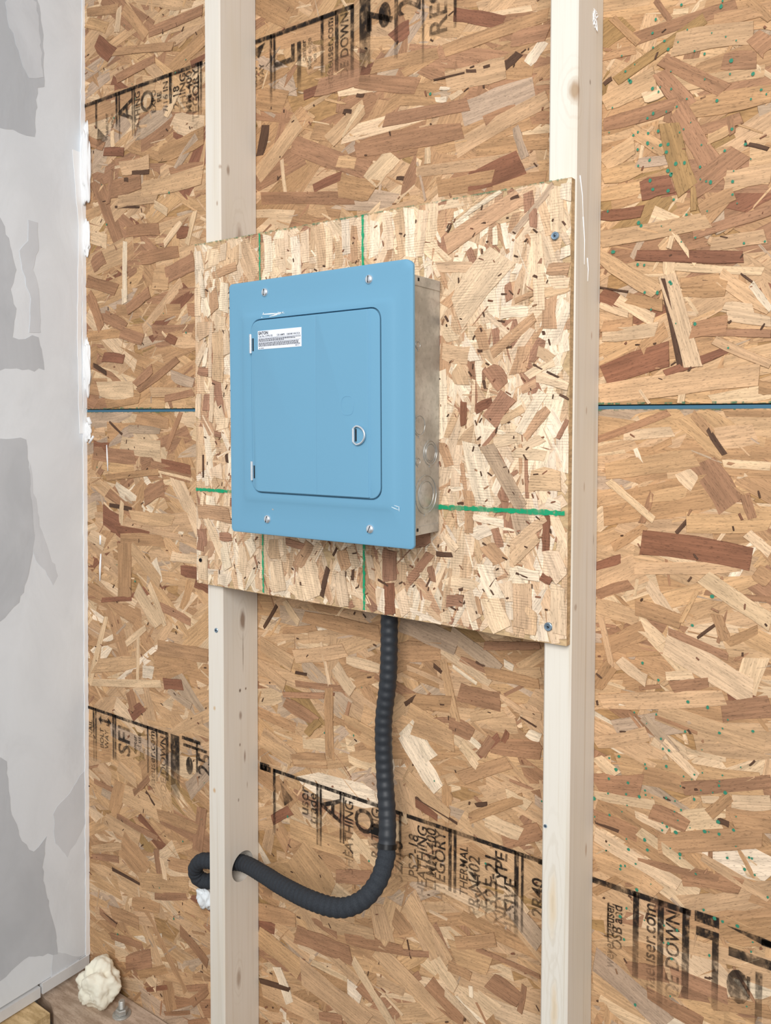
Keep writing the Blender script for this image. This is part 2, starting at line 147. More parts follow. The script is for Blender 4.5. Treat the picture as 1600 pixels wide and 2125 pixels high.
def plain(name, rgb, rough=.6, spec=.3, metal=0.0, var=.06, scale=60.0, bump=0.0):
    t = NT(name, rough, spec, metal); p = t.obj(); f = t.noise(p, scale, 4)
    t.col(t.mix(f, tuple(c*(1-var) for c in lin(rgb)), tuple(min(1, c*(1+var)) for c in lin(rgb))))
    if bump: t.bump(f, bump, .001)
    return t.m
def strand_mat(name, screen=False):
    t = NT(name, .72, .25)
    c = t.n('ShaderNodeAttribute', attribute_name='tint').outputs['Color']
    g = t.n('ShaderNodeAttribute', attribute_name='grain').outputs['Vector']
    a = t.noise(t.vmath('MULTIPLY', g, (14, 330, 40)), 1, 4, .6, .3)
    pores = t.noise(t.vmath('MULTIPLY', g, (170, 900, 40)), 1, 2, .5)
    big = t.noise(t.vmath('MULTIPLY', g, (16, 60, 40)), 1, 2, .5)
    f = t.math('MULTIPLY', t.rng(a, .3, .7, .80, 1.12), t.rng(pores, .57, .69, 1.0, .60))
    f = t.math('MULTIPLY', f, t.rng(big, .3, .7, .88, 1.1))
    h = a
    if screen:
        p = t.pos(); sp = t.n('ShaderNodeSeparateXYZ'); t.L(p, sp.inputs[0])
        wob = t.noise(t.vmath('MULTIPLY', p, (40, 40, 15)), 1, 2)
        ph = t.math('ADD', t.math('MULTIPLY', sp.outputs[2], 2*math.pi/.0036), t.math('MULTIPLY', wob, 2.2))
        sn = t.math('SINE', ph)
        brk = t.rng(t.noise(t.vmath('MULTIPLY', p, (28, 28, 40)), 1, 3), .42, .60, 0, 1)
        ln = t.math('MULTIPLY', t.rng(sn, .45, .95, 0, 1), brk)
        f = t.math('MULTIPLY', f, t.rng(ln, 0, 1, 1.0, .72))  # screen grooves darkened too: relief shade painted into the colour
        h = t.math('SUBTRACT', a, t.math('MULTIPLY', ln, 1.0))
    t.col(t.scale(c, f)); t.bump(h, .35, .0006)
    return t.m
M = {}
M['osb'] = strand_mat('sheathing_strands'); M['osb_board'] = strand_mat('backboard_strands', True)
def osb_core(name, rgb):
    t = NT(name, .8, .2); p = t.pos()
    a = t.noise(t.vmath('MULTIPLY', p, (40, 40, 160)), 1, 5, .7, .5)
    t.col(t.mix(t.rng(a, .3, .7, 0, 1), tuple(c*.55 for c in lin(rgb)), lin(rgb))); t.bump(a, .5, .002); return t.m
M['core'] = osb_core('sheathing_core', (190, 148, 102)); M['core_board'] = osb_core('backboard_core', (214, 182, 140))
def pine(name, rgb, knots=(), lines=.10):
    t = NT(name, .62, .25); p = t.obj()
    a = t.noise(t.vmath('MULTIPLY', p, (150, 150, 2.2)), 1, 3, .55, .2)
    b = t.noise(t.vmath('MULTIPLY', p, (420, 420, 9)), 1, 2)
    big = t.noise(t.vmath('MULTIPLY', p, (12, 12, 3)), 1, 2)
    base = lin(rgb); dk = lin((rgb[0]-34, rgb[1]-46, rgb[2]-62))
    c = t.mix(t.math('MULTIPLY', t.rng(a, .52, .72, 0, 1), lines*4, clamp=True), base, dk)
    c = t.mix(t.rng(big, .45, .8, 0, .35), c, lin((rgb[0]-6, rgb[1]-14, rgb[2]-30)))
    c = t.mix(t.rng(b, .45, .8, 0, .12), c, dk)
    for (x, y, z, r, st, rgbk, amt) in knots:
        d = t.vmath('SUBTRACT', p, (x, y, z)); d = t.vmath('MULTIPLY', d, (1/r, 1/r, 1/(r*st)))
        wob = t.noise(t.vmath('MULTIPLY', p, (90, 90, 40)), 1, 2)
        ln = t.math('ADD', t.vmath('LENGTH', d, (0, 0, 0)), t.math('MULTIPLY', t.math('SUBTRACT', wob, .5), .8))
        core = t.rng(ln, .25, 1.0, amt, 0); c = t.mix(core, c, lin(rgbk))
        if r > .006:
            ring = t.math('SINE', t.math('MULTIPLY', ln, 9.0))
            c = t.mix(t.math('MULTIPLY', t.rng(ring, .3, 1, 0, .16), t.rng(ln, .8, 3.2, 1, 0)), c, lin((rgb[0]-50, rgb[1]-62, rgb[2]-80)))
    t.col(c); t.bump(a, .12, .0006); return t.m
M['galv'] = None
def galv():
    t = NT('galvanized_steel', .46, .5, .55); p = t.obj()
    a = t.noise(p, 18, 5, .65); b = t.noise(p, 160, 3)
    c = t.mix(t.rng(a, .35, .7, 0, 1), lin((166, 165, 160)), lin((204, 203, 198)))
    c = t.mix(t.rng(b, .5, .75, 0, .35), c, lin((130, 128, 122)))
    t.col(c); t.bump(b, .08, .0005); return t.m
M['galv'] = galv()
M['blue'] = plain('blue_enamel', (107, 157, 186), .5, .25, 0, .02, 9)
M['chrome'] = plain('polished_zinc', (222, 228, 234), .25, .6, .75, .03)
M['screw'] = plain('zinc_screw', (150, 172, 190), .35, .5, .8, .08, 400)
M['dark'] = plain('dark_slot', (28, 28, 32), .6, .2)
M['sticker'] = plain('label_white', (226, 230, 240), .5, .3, 0, .02)
M['inkblk'] = plain('label_ink', (26, 28, 38), .6, .2)
M['white'] = plain('scratch_primer', (238, 244, 248), .7, .2)
M['conduit'] = plain('black_conduit', (40, 44, 50), .5, .45, 0, .25, 500, .05)
def fuzzy():
    t = NT('sleeve_braid', .75, .25); p = t.obj(); f = t.noise(p, 520, 3, .7)
    t.col(t.mix(f, lin((28, 31, 36)), lin((66, 71, 78)))); t.bump(f, .5, .0012); return t.m
M['braid'] = fuzzy()
M['tape'] = plain('black_tape', (12, 12, 14), .3, .5)
M['foam'] = plain('spray_foam', (244, 240, 222), .8, .2, 0, .05, 30, .2)
M['green'] = None
def worn_ink(name, rgb, top=None, fade=.16, lo=.30, hi=.58, amax=.9, amin=.12, sc=150):
    t = NT(name, .75, .15); p = t.pos(); t.col(lin(rgb))
    nz = t.noise(t.vmath('MULTIPLY', p, (sc, sc, sc*.6)), 1, 4, .65)
    big = t.noise(p, 22, 2)
    a = t.math('MULTIPLY', t.rng(nz, lo, hi, .18, 1), t.rng(big, .32, .52, .45, 1))
    if top is not None:
        sp = t.n('ShaderNodeSeparateXYZ'); t.L(p, sp.inputs[0])
        a = t.math('MULTIPLY', a, t.rng(sp.outputs[2], top-fade, top-.02, amin, 1))
    a = t.math('MULTIPLY', a, amax)
    t.L(a, t.b.inputs['Alpha']); return t.m
M['ink_top'] = worn_ink('stamp_ink_upper', (34, 29, 27), 1.966, .15, amin=.03, amax=.9, lo=.26, hi=.55)
M['ink_bot'] = worn_ink('stamp_ink_lower', (34, 30, 29), .650, .17, amin=.03, amax=.9, lo=.26, hi=.55)
M['green'] = worn_ink('green_marker', (24, 160, 112), None, lo=.25, hi=.5, amax=.92, sc=300)
M['sealer'] = worn_ink('smeared_green_sealer', (50, 120, 92), None, lo=.35, hi=.6, amax=.7, sc=260)
M['greenspeck'] = plain('green_paint', (58, 132, 106), .6, .2)
M['wrap'] = plain('blue_house_wrap', (66, 108, 130), .6, .3, 0, .1, 20)
def compound(name, rgb, var=10):
    t = NT(name, .82, .2); p = t.obj()
    a = t.noise(t.vmath('MULTIPLY', p, (9, 9, 5)), 1, 4, .6, .6); b = t.noise(p, 140, 4)
    t.col(t.mix(t.rng(a, .32, .68, 0, 1), lin(tuple(c-var for c in rgb)), lin(tuple(min(255, c+var*.6) for c in rgb)))); 
    t.bump(t.math('ADD', t.math('MULTIPLY', a, 3.0), t.math('MULTIPLY', b, .25)), .25, .002); return t.m
M['compound'] = compound('joint_compound', (228, 234, 240), 5)
M['compound_white'] = compound('joint_compound_thick', (247, 248, 249), 3)
M['paper'] = compound('bare_drywall_paper', (196, 201, 207), 6)
M['thin'] = compound('skimmed_paper', (213, 218, 224), 6)
M['gypsum'] = compound('gypsum_edge', (214, 214, 214), 8)
def weathered(name, rgb):
    t = NT(name, .85, .2); p = t.obj()
    a = t.noise(t.vmath('MULTIPLY', p, (14, 60, 60)), 1, 5, .65); b = t.noise(p, 300, 3)
    c = t.mix(t.rng(a, .35, .68, 0, 1), lin(tuple(v-28 for v in rgb)), lin(tuple(min(255, v+14) for v in rgb)))
    c = t.mix(t.rng(b, .55, .75, 0, .5), c, lin((120, 92, 70)))
    t.col(c); t.bump(a, .4, .003); return t.m
M['sill'] = weathered('weathered_sill_wood', (190, 168, 148))
M['oldpine'] = weathered('yellowed_plate_wood', (214, 186, 142))
M['concrete'] = weathered('rough_concrete', (128, 122, 112))
# ------------------------------------------------------------------ floor
f = MB(); f.box((-2.2, -3.6, -.1), (2.6, .35, 0)); tag(f.build('floor', M['concrete']), 'rough grey concrete slab below the wall framing', kind='structure')
# ------------------------------------------------------------------ strand builder
CL = {'w': (236, 216, 182), 'l': (222, 190, 146), 'm': (206, 167, 121), 'y': (205, 163, 113), 't': (188, 145, 99), 'b': (172, 127, 90),
      'r': (146, 96, 68), 'd': (94, 67, 48), 'o': (168, 132, 80), 'g': (190, 163, 132),
      'W': (239, 220, 187), 'L': (229, 201, 162), 'M': (215, 180, 137), 'T': (199, 157, 116), 'B': (172, 126, 95), 'D': (98, 70, 52)}
class Strands:
    def __init__(s): s.v = []; s.f = []; s.c = []; s.g = []
    def add(s, x1, z1, x2, z2, w, rgb, h, y0, rr, thick=.0009, curl=.0003, box=None, exact=False):
        dx, dz = x2-x1, z2-z1; L = math.hypot(dx, dz)+1e-6; dx /= L; dz /= L; px, pz = -dz, dx
        n0 = len(s.v); K = 5
        k = 1 + rr.uniform(-.09, .09); q = 1 + rr.uniform(-.03, .03)
        tint = [min(.95, a*k*(q if i == 2 else 1)) for i, a in enumerate(lin(desat(rgb)))]
        sk0 = rr.uniform(-.45, .45)*w; sk1 = rr.uniform(-.45, .45)*w
        tp0 = rr.choice((1, 1, .8) if exact else (1, 1, 1, .55, .25)); tp1 = rr.choice((1, 1, .8) if exact else (1, 1, 1, .55, .25))
        bow = rr.uniform(-.12, .12)*w; c0 = rr.uniform(-curl, curl); c1 = rr.uniform(-curl, curl); cm = rr.uniform(-curl, curl)*.6
        gx, gy, gs = rr.uniform(0, 50), rr.uniform(0, 9), rr.uniform(0, 90)
        top = []; 
        for j in range(K):
            t = j/(K-1); hw = w/2*(1+rr.uniform(-.09, .09)); a = t*L; cen = bow*math.sin(math.pi*t)
            if j == 0: hw *= tp0
            if j == K-1: hw *= tp1
            for sd in (-1, 1):
                al = a + (sd*sk0/2 if j == 0 else 0) + (sd*sk1/2 if j == K-1 else 0); ac = cen + sd*hw
                hh = h + c0*(1-t) + c1*t + cm*sd
                top.append((x1+dx*al+px*ac, y0-max(hh, .00015), z1+dz*al+pz*ac)); s.g.append((gx+al, gy+ac, gs))
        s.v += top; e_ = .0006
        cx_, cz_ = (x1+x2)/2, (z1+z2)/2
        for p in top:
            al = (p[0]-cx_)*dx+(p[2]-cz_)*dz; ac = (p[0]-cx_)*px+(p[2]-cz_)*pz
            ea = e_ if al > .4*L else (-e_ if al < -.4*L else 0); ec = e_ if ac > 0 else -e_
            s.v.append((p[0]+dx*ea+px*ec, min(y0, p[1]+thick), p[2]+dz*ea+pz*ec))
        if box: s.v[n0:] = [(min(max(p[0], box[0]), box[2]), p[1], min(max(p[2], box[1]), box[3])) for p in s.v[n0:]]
        s.g += s.g[-2*K:]; s.c += [(*tint, 1)]*(2*K) + [(*[q_*.42 for q_ in tint], 1)]*(2*K)  # lower rim darkened: crevice shade painted into each strand's edge colour
        for j in range(K-1):
            a = n0+2*j; s.f.append((a, a+2, a+3, a+1))
        per = [2*j for j in range(K)] + [2*j+1 for j in range(K-1, -1, -1)]
        for i in range(len(per)):
            a, b = per[i], per[(i+1) % len(per)]; s.f.append((n0+b, n0+a, n0+2*K+a, n0+2*K+b))
    def build(s, name, mat, parent):
        o = mesh_obj(name, s.v, s.f, mat, parent); me = o.data
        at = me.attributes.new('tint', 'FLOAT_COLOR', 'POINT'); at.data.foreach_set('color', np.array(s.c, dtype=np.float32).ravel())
        at = me.attributes.new('grain', 'FLOAT_VECTOR', 'POINT'); at.data.foreach_set('vector', np.array(s.g, dtype=np.float32).ravel())
        return o
def clip(seg, box, w):
    x1, z1, x2, z2 = seg; a, b, c, d = box; m = w*.1
    # keep a strand inside its sheet: shift, then trim the ends
    for lo, hi, k in ((a+m, c-m, 0), (b+m, d-m, 1)):
        p = [x1, z1][k]; q = [x2, z2][k]
        p2 = min(max(p, lo), hi); q2 = min(max(q, lo), hi)
        if k == 0: x1, x2 = p2, q2
        else: z1, z2 = p2, q2
    return x1, z1, x2, z2
def parse(s):
    out = []
    for e in s.split():
        k = e[-1]; a, b, c, d, w = (int(t)/1000 for t in e[:-1].split(','))
        if k in 'dD': w *= .65
        out.append((a, b, c, d, w, k))
    return out
def layer(parent, box, y0, data, mat, pick, ang, seed, nbig, nsmall, lens, wids, extra=0, vis=None, npit=400, pit=(.004, .014, .0012, .004)):
    rr = random.Random(seed); x0, zz0, x1, zz1 = box; fill = []
    for i in range(nbig):
        L = rr.uniform(*lens); wd = min(rr.uniform(*wids), L*.45); a = math.radians(ang + rr.gauss(0, 24))
        if rr.random() < .10: a += math.radians(rr.uniform(40, 90)); L *= .6; wd *= .6
        cx, cz = rr.uniform(x0, x1), rr.uniform(zz0, zz1)
        fill.append((cx-math.cos(a)*L/2, cz-math.sin(a)*L/2, cx+math.cos(a)*L/2, cz+math.sin(a)*L/2, wd, pick(rr)))
    base = []; singles = []
    for i, s in enumerate(fill): base.append((s, .0002+.0007*i/nbig))
    # the large ones in view that lie on top become single parts
    top = [b for b in base if b[1] > .00055 and vis and vis(b[0])]
    top.sort(key=lambda b: -math.hypot(b[0][2]-b[0][0], b[0][3]-b[0][1])*b[0][4])
    single_ids = set(id(b) for b in top[:extra])
    st = Strands()
    for b in base:
        s, h = b
        g = clip(s[:4], box, s[4]); L = math.hypot(g[2]-g[0], g[3]-g[1])
        if L < .012: continue
        if id(b) in single_ids: singles.append((g, s[4], s[5], h))
        else: st.add(*g, min(s[4], L*.8), CL[s[5]], h, y0, rr, box=box)
    for i in range(nsmall):
        L = rr.uniform(.010, .05); wd = rr.uniform(.0012, .006); a = math.radians(ang + rr.gauss(0, 42))
        cx, cz = rr.uniform(x0+.03, x1-.03), rr.uniform(zz0+.03, zz1-.03)
        g = (cx-math.cos(a)*L/2, cz-math.sin(a)*L/2, cx+math.cos(a)*L/2, cz+math.sin(a)*L/2)
        st.add(*g, wd, CL[rr.choice(SM)], .0008+rr.uniform(0, .0003), y0, rr)
    for i in range(npit):            # splinter pits and bark specks
        L = rr.uniform(*pit[:2]); wd = rr.uniform(*pit[2:]); a = rr.uniform(0, 3.14)
        cx, cz = rr.uniform(x0+.02, x1-.02), rr.uniform(zz0+.02, zz1-.02)
        st.add(cx, cz, cx+math.cos(a)*L, cz+math.sin(a)*L, wd, CL[rr.choice('dddbr')], .0021, y0, rr, .0004, .0001)
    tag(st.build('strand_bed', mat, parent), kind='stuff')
    N = len(data)
    for i, s in enumerate(data):
        g = clip(s[:4], box, s[4]); L = math.hypot(g[2]-g[0], g[3]-g[1])
        if L < .004: continue
        singles.append((g, s[4], s[5], .0013+.0009*i/N))
    for g, wd, k, h in singles:
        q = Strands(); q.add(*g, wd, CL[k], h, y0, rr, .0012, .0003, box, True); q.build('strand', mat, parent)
# ------------------------------------------------------------------ flat lettering
def text_geo(txt, size, bold=0.0, squash=1.0):
    cu = bpy.data.curves.new('t', 'FONT'); cu.body = txt; cu.size = size; cu.offset = bold*size; cu.resolution_u = 3
    o = bpy.data.objects.new('t', cu); COL.objects.link(o); dg = bpy.context.evaluated_depsgraph_get(); dg.update()
    me = bpy.data.meshes.new_from_object(o.evaluated_get(dg))
    v = [(p.co.x*squash, p.co.y) for p in me.vertices]; f = [tuple(p.vertices) for p in me.polygons]
    bpy.data.objects.remove(o); bpy.data.curves.remove(cu); bpy.data.meshes.remove(me); return v, f
def stamp_text(mb, txt, X, ztop, size, y, bold=.012, squash=1.0):
    v, f = text_geo(txt, size, bold, squash)
    if not v: return
    xm = max(p[0] for p in v)           # reads upwards, its last letter next to the line
    mb.add([(X - p[1] + size*.35, y, ztop - xm + p[0]) for p in v], f)
def bar(mb, x0, x1, z0, z1, y): mb.add([(x0, y, z0), (x1, y, z0), (x1, y, z1), (x0, y, z1)], [(0, 1, 2, 3)])
# ------------------------------------------------------------------ wall_back: two sheathing sheets
wb = empty('wall_back', (0, 0, 0)); tag(wb, 'brown oriented strand board sheathing behind the two studs', kind='structure')
mb = MB(); mb.box((-.75, 0, SEAM+.0032), (2.0, .011, 2.55)); su = mb.build('sheathing_sheet', M['core'], wb)
mb = MB(); mb.box((-.75, 0, -.02), (2.0, .011, SEAM-.0032)); sl = mb.build('sheathing_sheet', M['core'], wb)
mb = MB(); mb.box((-.75, .014, -.02), (2.0, .016, 2.55)); mb.build('house_wrap', M['wrap'], wb)
SM = 'llmmyyttbg'
def pick_up(r): return r.choices('lmytbrgo', (9, 26, 12, 30, 18, 2, 6, 2))[0]  # browner mix: light falloff towards the top painted into the filler colours
def pick_lo(r): return r.choices('lmytbrgow', (14, 32, 20, 22, 6, 1, 6, 1, 2))[0]
def vis_w(s):
    x = (s[0]+s[2])/2; z = (s[1]+s[3])/2
    return -.45 < x < .95 and not (0 < x < .66 and .98 < z < 1.6) and z < 2.05
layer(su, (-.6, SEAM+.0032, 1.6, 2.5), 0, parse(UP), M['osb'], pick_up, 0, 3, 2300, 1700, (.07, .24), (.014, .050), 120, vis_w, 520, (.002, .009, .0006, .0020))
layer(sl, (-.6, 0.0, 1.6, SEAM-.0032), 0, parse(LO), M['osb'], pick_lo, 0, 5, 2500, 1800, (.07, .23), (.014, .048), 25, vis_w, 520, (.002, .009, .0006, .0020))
# joint between the sheets: blue gasket strip, smeared green edge sealer
mb = MB(); mb.box((-.6, -.0006, SEAM-.0031), (1.6, .013, SEAM+.0016)); o = mb.build('joint_strip', M['wrap'], wb); o['label'] = 'blue strip in the horizontal joint'
rr = random.Random(11)
for par, z, sg in ((su, SEAM+.0033, 1), (sl, SEAM-.0033, -1)):
    mb = MB(); x = -.48
    while x < 1.2:
        l = rr.uniform(.002, .012); hgt = rr.uniform(.0004, .0034)*(1 if sg > 0 else .6); bar(mb, x, x+l, min(z, z+sg*hgt), max(z, z+sg*hgt), -.0026); x += l*rr.uniform(1.0, 2.6)
    mb.build('edge_sealer', M['sealer'], par)
# green overspray specks
for par, z0, z1, n in ((su, SEAM+.05, 2.1, 150), (sl, .1, SEAM-.05, 150)):
    mb = MB()
    for i in range(n):
        if rr.random() < .8: x, z = rr.gauss(.80, .07), (rr.gauss(1.66, .13) if z0 > 1 else rr.gauss(.76, .10))
        else: x, z = rr.uniform(-.45, 1.1), rr.uniform(z0, z1)
        if not z0 < z < z1: continue
        r = rr.uniform(.0010, .0029); m = 7; ph = rr.uniform(0, 6); ex = rr.uniform(.7, 1.0)
        mb.add([(x+ex*r*rr.uniform(.8, 1.1)*math.cos(ph+k*2*math.pi/m), -.0027, z+r*rr.uniform(.8, 1.1)*math.sin(ph+k*2*math.pi/m)) for k in range(m)], [tuple(range(m))])
    tag(mb.build('paint_speck', M['greenspeck'], par), kind='stuff')
# printed grade stamps
Y = -.0025
def stamp(par, mat, ln, texts, bars, lines, blocks, polys=()):
    mb = MB()
    for a, b, t in lines: bar(mb, a, b, ln-t, ln, Y)
    for x, wd, d in bars: bar(mb, x-wd/2, x+wd/2, ln-d, ln, Y)
    for x0, x1, d0, d1 in blocks: bar(mb, x0, x1, ln-d1, ln-d0, Y)
    for p in polys: mb.add([(x, Y, ln-d) for x, d in p], [tuple(range(len(p)))])
    for t, x, d, s, sq in texts: stamp_text(mb, t, x, ln-d, s, Y, .014, sq)
    mb.build('grade_stamp', mat, par)
def disc(x, d, rx, rz): return [(x+rx*math.cos(k*.5236), d+rz*math.sin(k*.5236)) for k in range(12)]
LT, LB = 1.966, .650
stamp(su, M['ink_top'], LT, [('haeuser', -.395, .035, .016, 1), ('trade', -.377, .04, .014, 1), ('A', -.334, .022, .062, 1), ('SHEATHING', -.293, .014, .022, .9),
      ('O', -.264, .018, .055, 1), ('EXPO', -.243, .022, .018, 1), ('RE', -.226, .03, .018, 1), ('7/16 IN', -.207, .014, .02, 1),
      ('2-18', -.176, .03, .024, 1), ('THING', -.157, .01, .024, 1), ('MM-400', -.139, .01, .024, 1), ('CATEGORY', -.120, .008, .026, 1)],
      [(-.361, .006, .075), (-.352, .004, .10), (-.3095, .004, .10), (-.303, .004, .10), (-.192, .008, .06), (-.112, .004, .10), (-.105, .004, .10), (-.43, .006, .06)],
      [(-.60, -.100, .0075)], [], [[(-.425, .06), (-.39, .09), (-.43, .10)]])
stamp(su, M['ink_top'], LT+.002, [('BOLT', .036, .045, .016, 1), ('WAY', .053, .045, .016, 1), ('L', .106, .03, .07, 1), ('center', .152, .03, .014, 1), ('side edge', .164, .03, .014, 1), ('on all', .176, .045, .013, 1),
      ('weyerhaeuser.com', .209, .010, .022, .9), ('THIS SIDE DOWN', .2405, .010, .024, .9)],
      [(.076, .006, .12), (.084, .005, .10), (.193, .006, .10), (.2245, .007, .10), (.257, .007, .12)],
      [(0, .2605, .0075)], [(.272, .294, -.012, .14), (.137, .146, .03, .12)], [[(.030, .018), (.062, .010), (.046, .034)]])
stamp(su, M['ink_top'], LT+.012, [('25', .368, .004, .062, .9), ('7', .312, .03, .07, 1), ('RES', .422, .035, .045, 1)],
      [(.3445, .007, .12), (.395, .004, .14), (.452, .005, .10), (.515, .006, .05)], [], [(.306, .334, .0, .012)], [disc(.322, .045, .012, .02)])
stamp(sl, M['ink_bot'], LB, [('NAIL', -.474, .03, .018, 1), ('BOLT', -.434, .04, .018, 1), ('WAY', -.417, .04, .018, 1), ('SFI', -.357, .020, .056, 1), ('center', -.320, .03, .015, 1), ('wood use', -.306, .022, .016, 1), ('side', -.293, .05, .015, 1),
      ('haeuser.com', -.2645, .008, .025, .95), ('SIDE DOWN', -.230, .012, .025, .95)],
      [(-.463, .005, .12), (-.455, .004, .12), (-.3935, .006, .10), (-.386, .005, .10), (-.278, .004, .10), (-.2495, .005, .11), (-.2175, .008, .10)],
      [(-.60, -.2135, .0065)], [(-.206, -.180, .0, .13)], [[(-.445, .022), (-.436, .012), (-.436, .032)], [(-.400, .022), (-.412, .012), (-.412, .032)], [(-.437, .019), (-.411, .019), (-.411, .025), (-.437, .025)]])
stamp(sl, M['ink_bot'], LB, [('25', -.107, .018, .052, .9)], [(-.128, .005, .06)], [], [(-.172, -.118, -.004, .003), (-.168, -.100, .010, .016)], [disc(-.150, .052, .010, .018)])
stamp(sl, M['ink_bot'], LB, [('user', .150, .012, .030, 1), ('trade', .170, .020, .026, 1), ('A', .210, .014, .060, 1), ('SHEATHING', .2515, .012, .026, .9), ('O', .2835, .016, .056, 1), ('RATING', .308, .010, .026, .9),
      ('32/16', .350, .05, .034, .9), ('PS 2-18', .383, .030, .026, .9), ('SHEATHING', .3995, .012, .026, .9), ('11MM-400', .4165, .010, .026, .9), ('CATEGORY', .433, .008, .028, .9), ('THERMAL', .476, .020, .020, .9), ('PR-N402', .494, .030, .028, .9)],
      [(.079, .006, .12), (.1815, .005, .11), (.189, .005, .11), (.2335, .004, .09), (.240, .004, .09), (.357, .005, .08), (.4515, .006, .10), (.4605, .005, .10)],
      [(.045, .070, .010), (.076, .34, .0065), (.345, .3625, .0065), (.37, .66, .0065)], [(.043, .066, -.004, .010)], [[(.094, .022), (.104, .062), (.125, .045)]])
stamp(sl, M['ink_bot'], LB, [('EXT', .508, .06, .026, 1), ('O325-21', .5235, .022, .030, 1), ('BOND TYPE', .540, .010, .029, .95), ('ADHESIVE', .5555, .045, .029, 1), ('2R40', .600, .030, .028, 1), ('DARK', .612, .034, .02, 1)],
      [(.5655, .007, .13), (.575, .004, .12)], [], [])
stamp(sl, M['ink_bot'], LB, [('weyerhaeuser', .7065, .028, .020, .8), ('OSB and', .7175, .028, .020, .9), ('haeuser.com', .761, .010, .025, .95), ('THIS SIDE DOWN', .792, .010, .025, .95)],
      [(.7435, .008, .12), (.7765, .008, .16), (.809, .009, .12)],
      [(.60, .815, .0080)], [(.7035, .706, .03, .08), (.820, .850, -.002, .012), (.822, .850, .018, .03), (.842, .850, .03, .12), (.862, .97, .030, .042), (.90, .97, .006, .014)],
      [[(.858, .004), (.90, .004), (.96, .012), (.90, .013)], disc(.874, .078, .014, .022), [(.858, .118), (.92, .150), (.92, .156), (.858, .150)], [(.884, .06), (.888, .06), (.888, .09), (.884, .09)], [(.894, .05), (.902, .05), (.902, .16), (.894, .16)]])
# ------------------------------------------------------------------ wall_left: drywall with joint compound
def xw(z): return XW + .0095*(z-1.2877)
ZB = 0.083
def dw(y, z, off=0.0): return (xw(z)+off, y, z)
mb = MB(); v = []
for (y, z) in ((-.001, ZB), (-1.9, ZB-.01), (-1.9, 2.55), (-.001, 2.55)): v.append(dw(y, z)); v.append((xw(z)-.0127, y, z))
mb.add(v, [(0, 2, 4, 6), (7, 5, 3, 1), (0, 1, 3, 2), (2, 3, 5, 4), (4, 5, 7, 6), (6, 7, 1, 0)])
wl = mb.build('wall_left', M['compound']); tag(wl, 'grey and white taped drywall at the left edge', kind='structure')
def jag(poly, step=.012, amp=.0022, seed=0, keep=()):
    out = []; r = random.Random(seed)
    for i in range(len(poly)):
        a, b = poly[i], poly[(i+1) % len(poly)]; L = math.hypot(b[0]-a[0], b[1]-a[1]); n = max(1, int(L/step))
        for k in range(n):
            t = k/n; out.append((a[0]+(b[0]-a[0])*t+(r.uniform(-amp, amp) if k else 0), a[1]+(b[1]-a[1])*t+(r.uniform(-amp, amp)*2 if k else 0)))
    return out
def patch(name, poly, mat, off, seed, amp=.0022):
    p = jag(poly, seed=seed, amp=amp); n = len(p); mb = MB()
    mb.loops([[dw(y, z, 0) for y, z in p], [dw(y, z, off) for y, z in p]], False, True)
    return mb.build(name, mat, wl)
for i, (nm, mat, off, poly) in enumerate(DWP): patch(nm, poly, M[mat], off, i, .0022 if mat != 'compound_white' else .0008)
# compound squeezed out over the sheathing
def blob(name, cen, rad, amp, fr, mat, parent=None, sub=4, seed=0, flat=None):
    import bmesh
    bm = bmesh.new(); bmesh.ops.create_icosphere(bm, subdivisions=sub, radius=1)
    for q in bm.verts:
        d = q.co.normalized(); n = 1.0*mnoise.noise(d*fr+Vector((seed, 0, 0))) + .30*mnoise.noise(d*fr*2.2+Vector((seed, 3, 0))) + .16*mnoise.noise(d*fr*7+Vector((seed, 3, 9)))
        q.co = Vector((d.x*rad[0], d.y*rad[1], d.z*rad[2]))*(1+amp*n)
        q.co += Vector(cen)
        if flat: flat(q.co)
    me = bpy.data.meshes.new(name); bm.to_mesh(me); bm.free(); o = bpy.data.objects.new(name, me); COL.objects.link(o); me.materials.append(mat)
    me.polygons.foreach_set('use_smooth', [True]*len(me.polygons))
    if parent: o.parent = parent
    return o
for y0, z0, ry, rz, k in ((-.004, 1.835, .010, .085, 1), (-.003, 1.40, .006, .055, 2), (-.003, 1.26, .004, .02, 3), (-.003, 1.68, .005, .04, 7)):
    blob('compound_ridge', (xw(z0)+.006, y0, z0), (.012 if k > 1 else .017, ry, rz), .35, 2.2, M['compound_white'], wl, 4, k)
for pts, r in ((((-.470, 1.290), (-.462, 1.276)), .0045), (((-.467, 1.235), (-.452, 1.250)), .0028), (((-.4056, 1.232), (-.404, 1.205), (-.4025, 1.176)), .0018), (((-.431, 1.035), (-.4315, 1.015)), .0022), (((-.430, .995), (-.433, .965), (-.4345, .935)), .0026)):
    mb = MB(); n_ = len(pts); mb.tube([(x, -.0022, z) for x, z in pts], lambda i: r*(1 if 0 < i < n_-1 or n_ == 2 else .55), 7); mb.build('compound_drip', M['compound_white'], sl, True)
# lower drywall offcut strip and a second one nearer
mb = MB(); mb.box((xw(0)-.008, -.118, .057), (xw(0)+.004, -.004, .081)); mb.box((xw(0)-.010, -.40, .052), (xw(0)+.002, -.122, .074)); mb.build('drywall_offcut', M['gypsum'], wl)
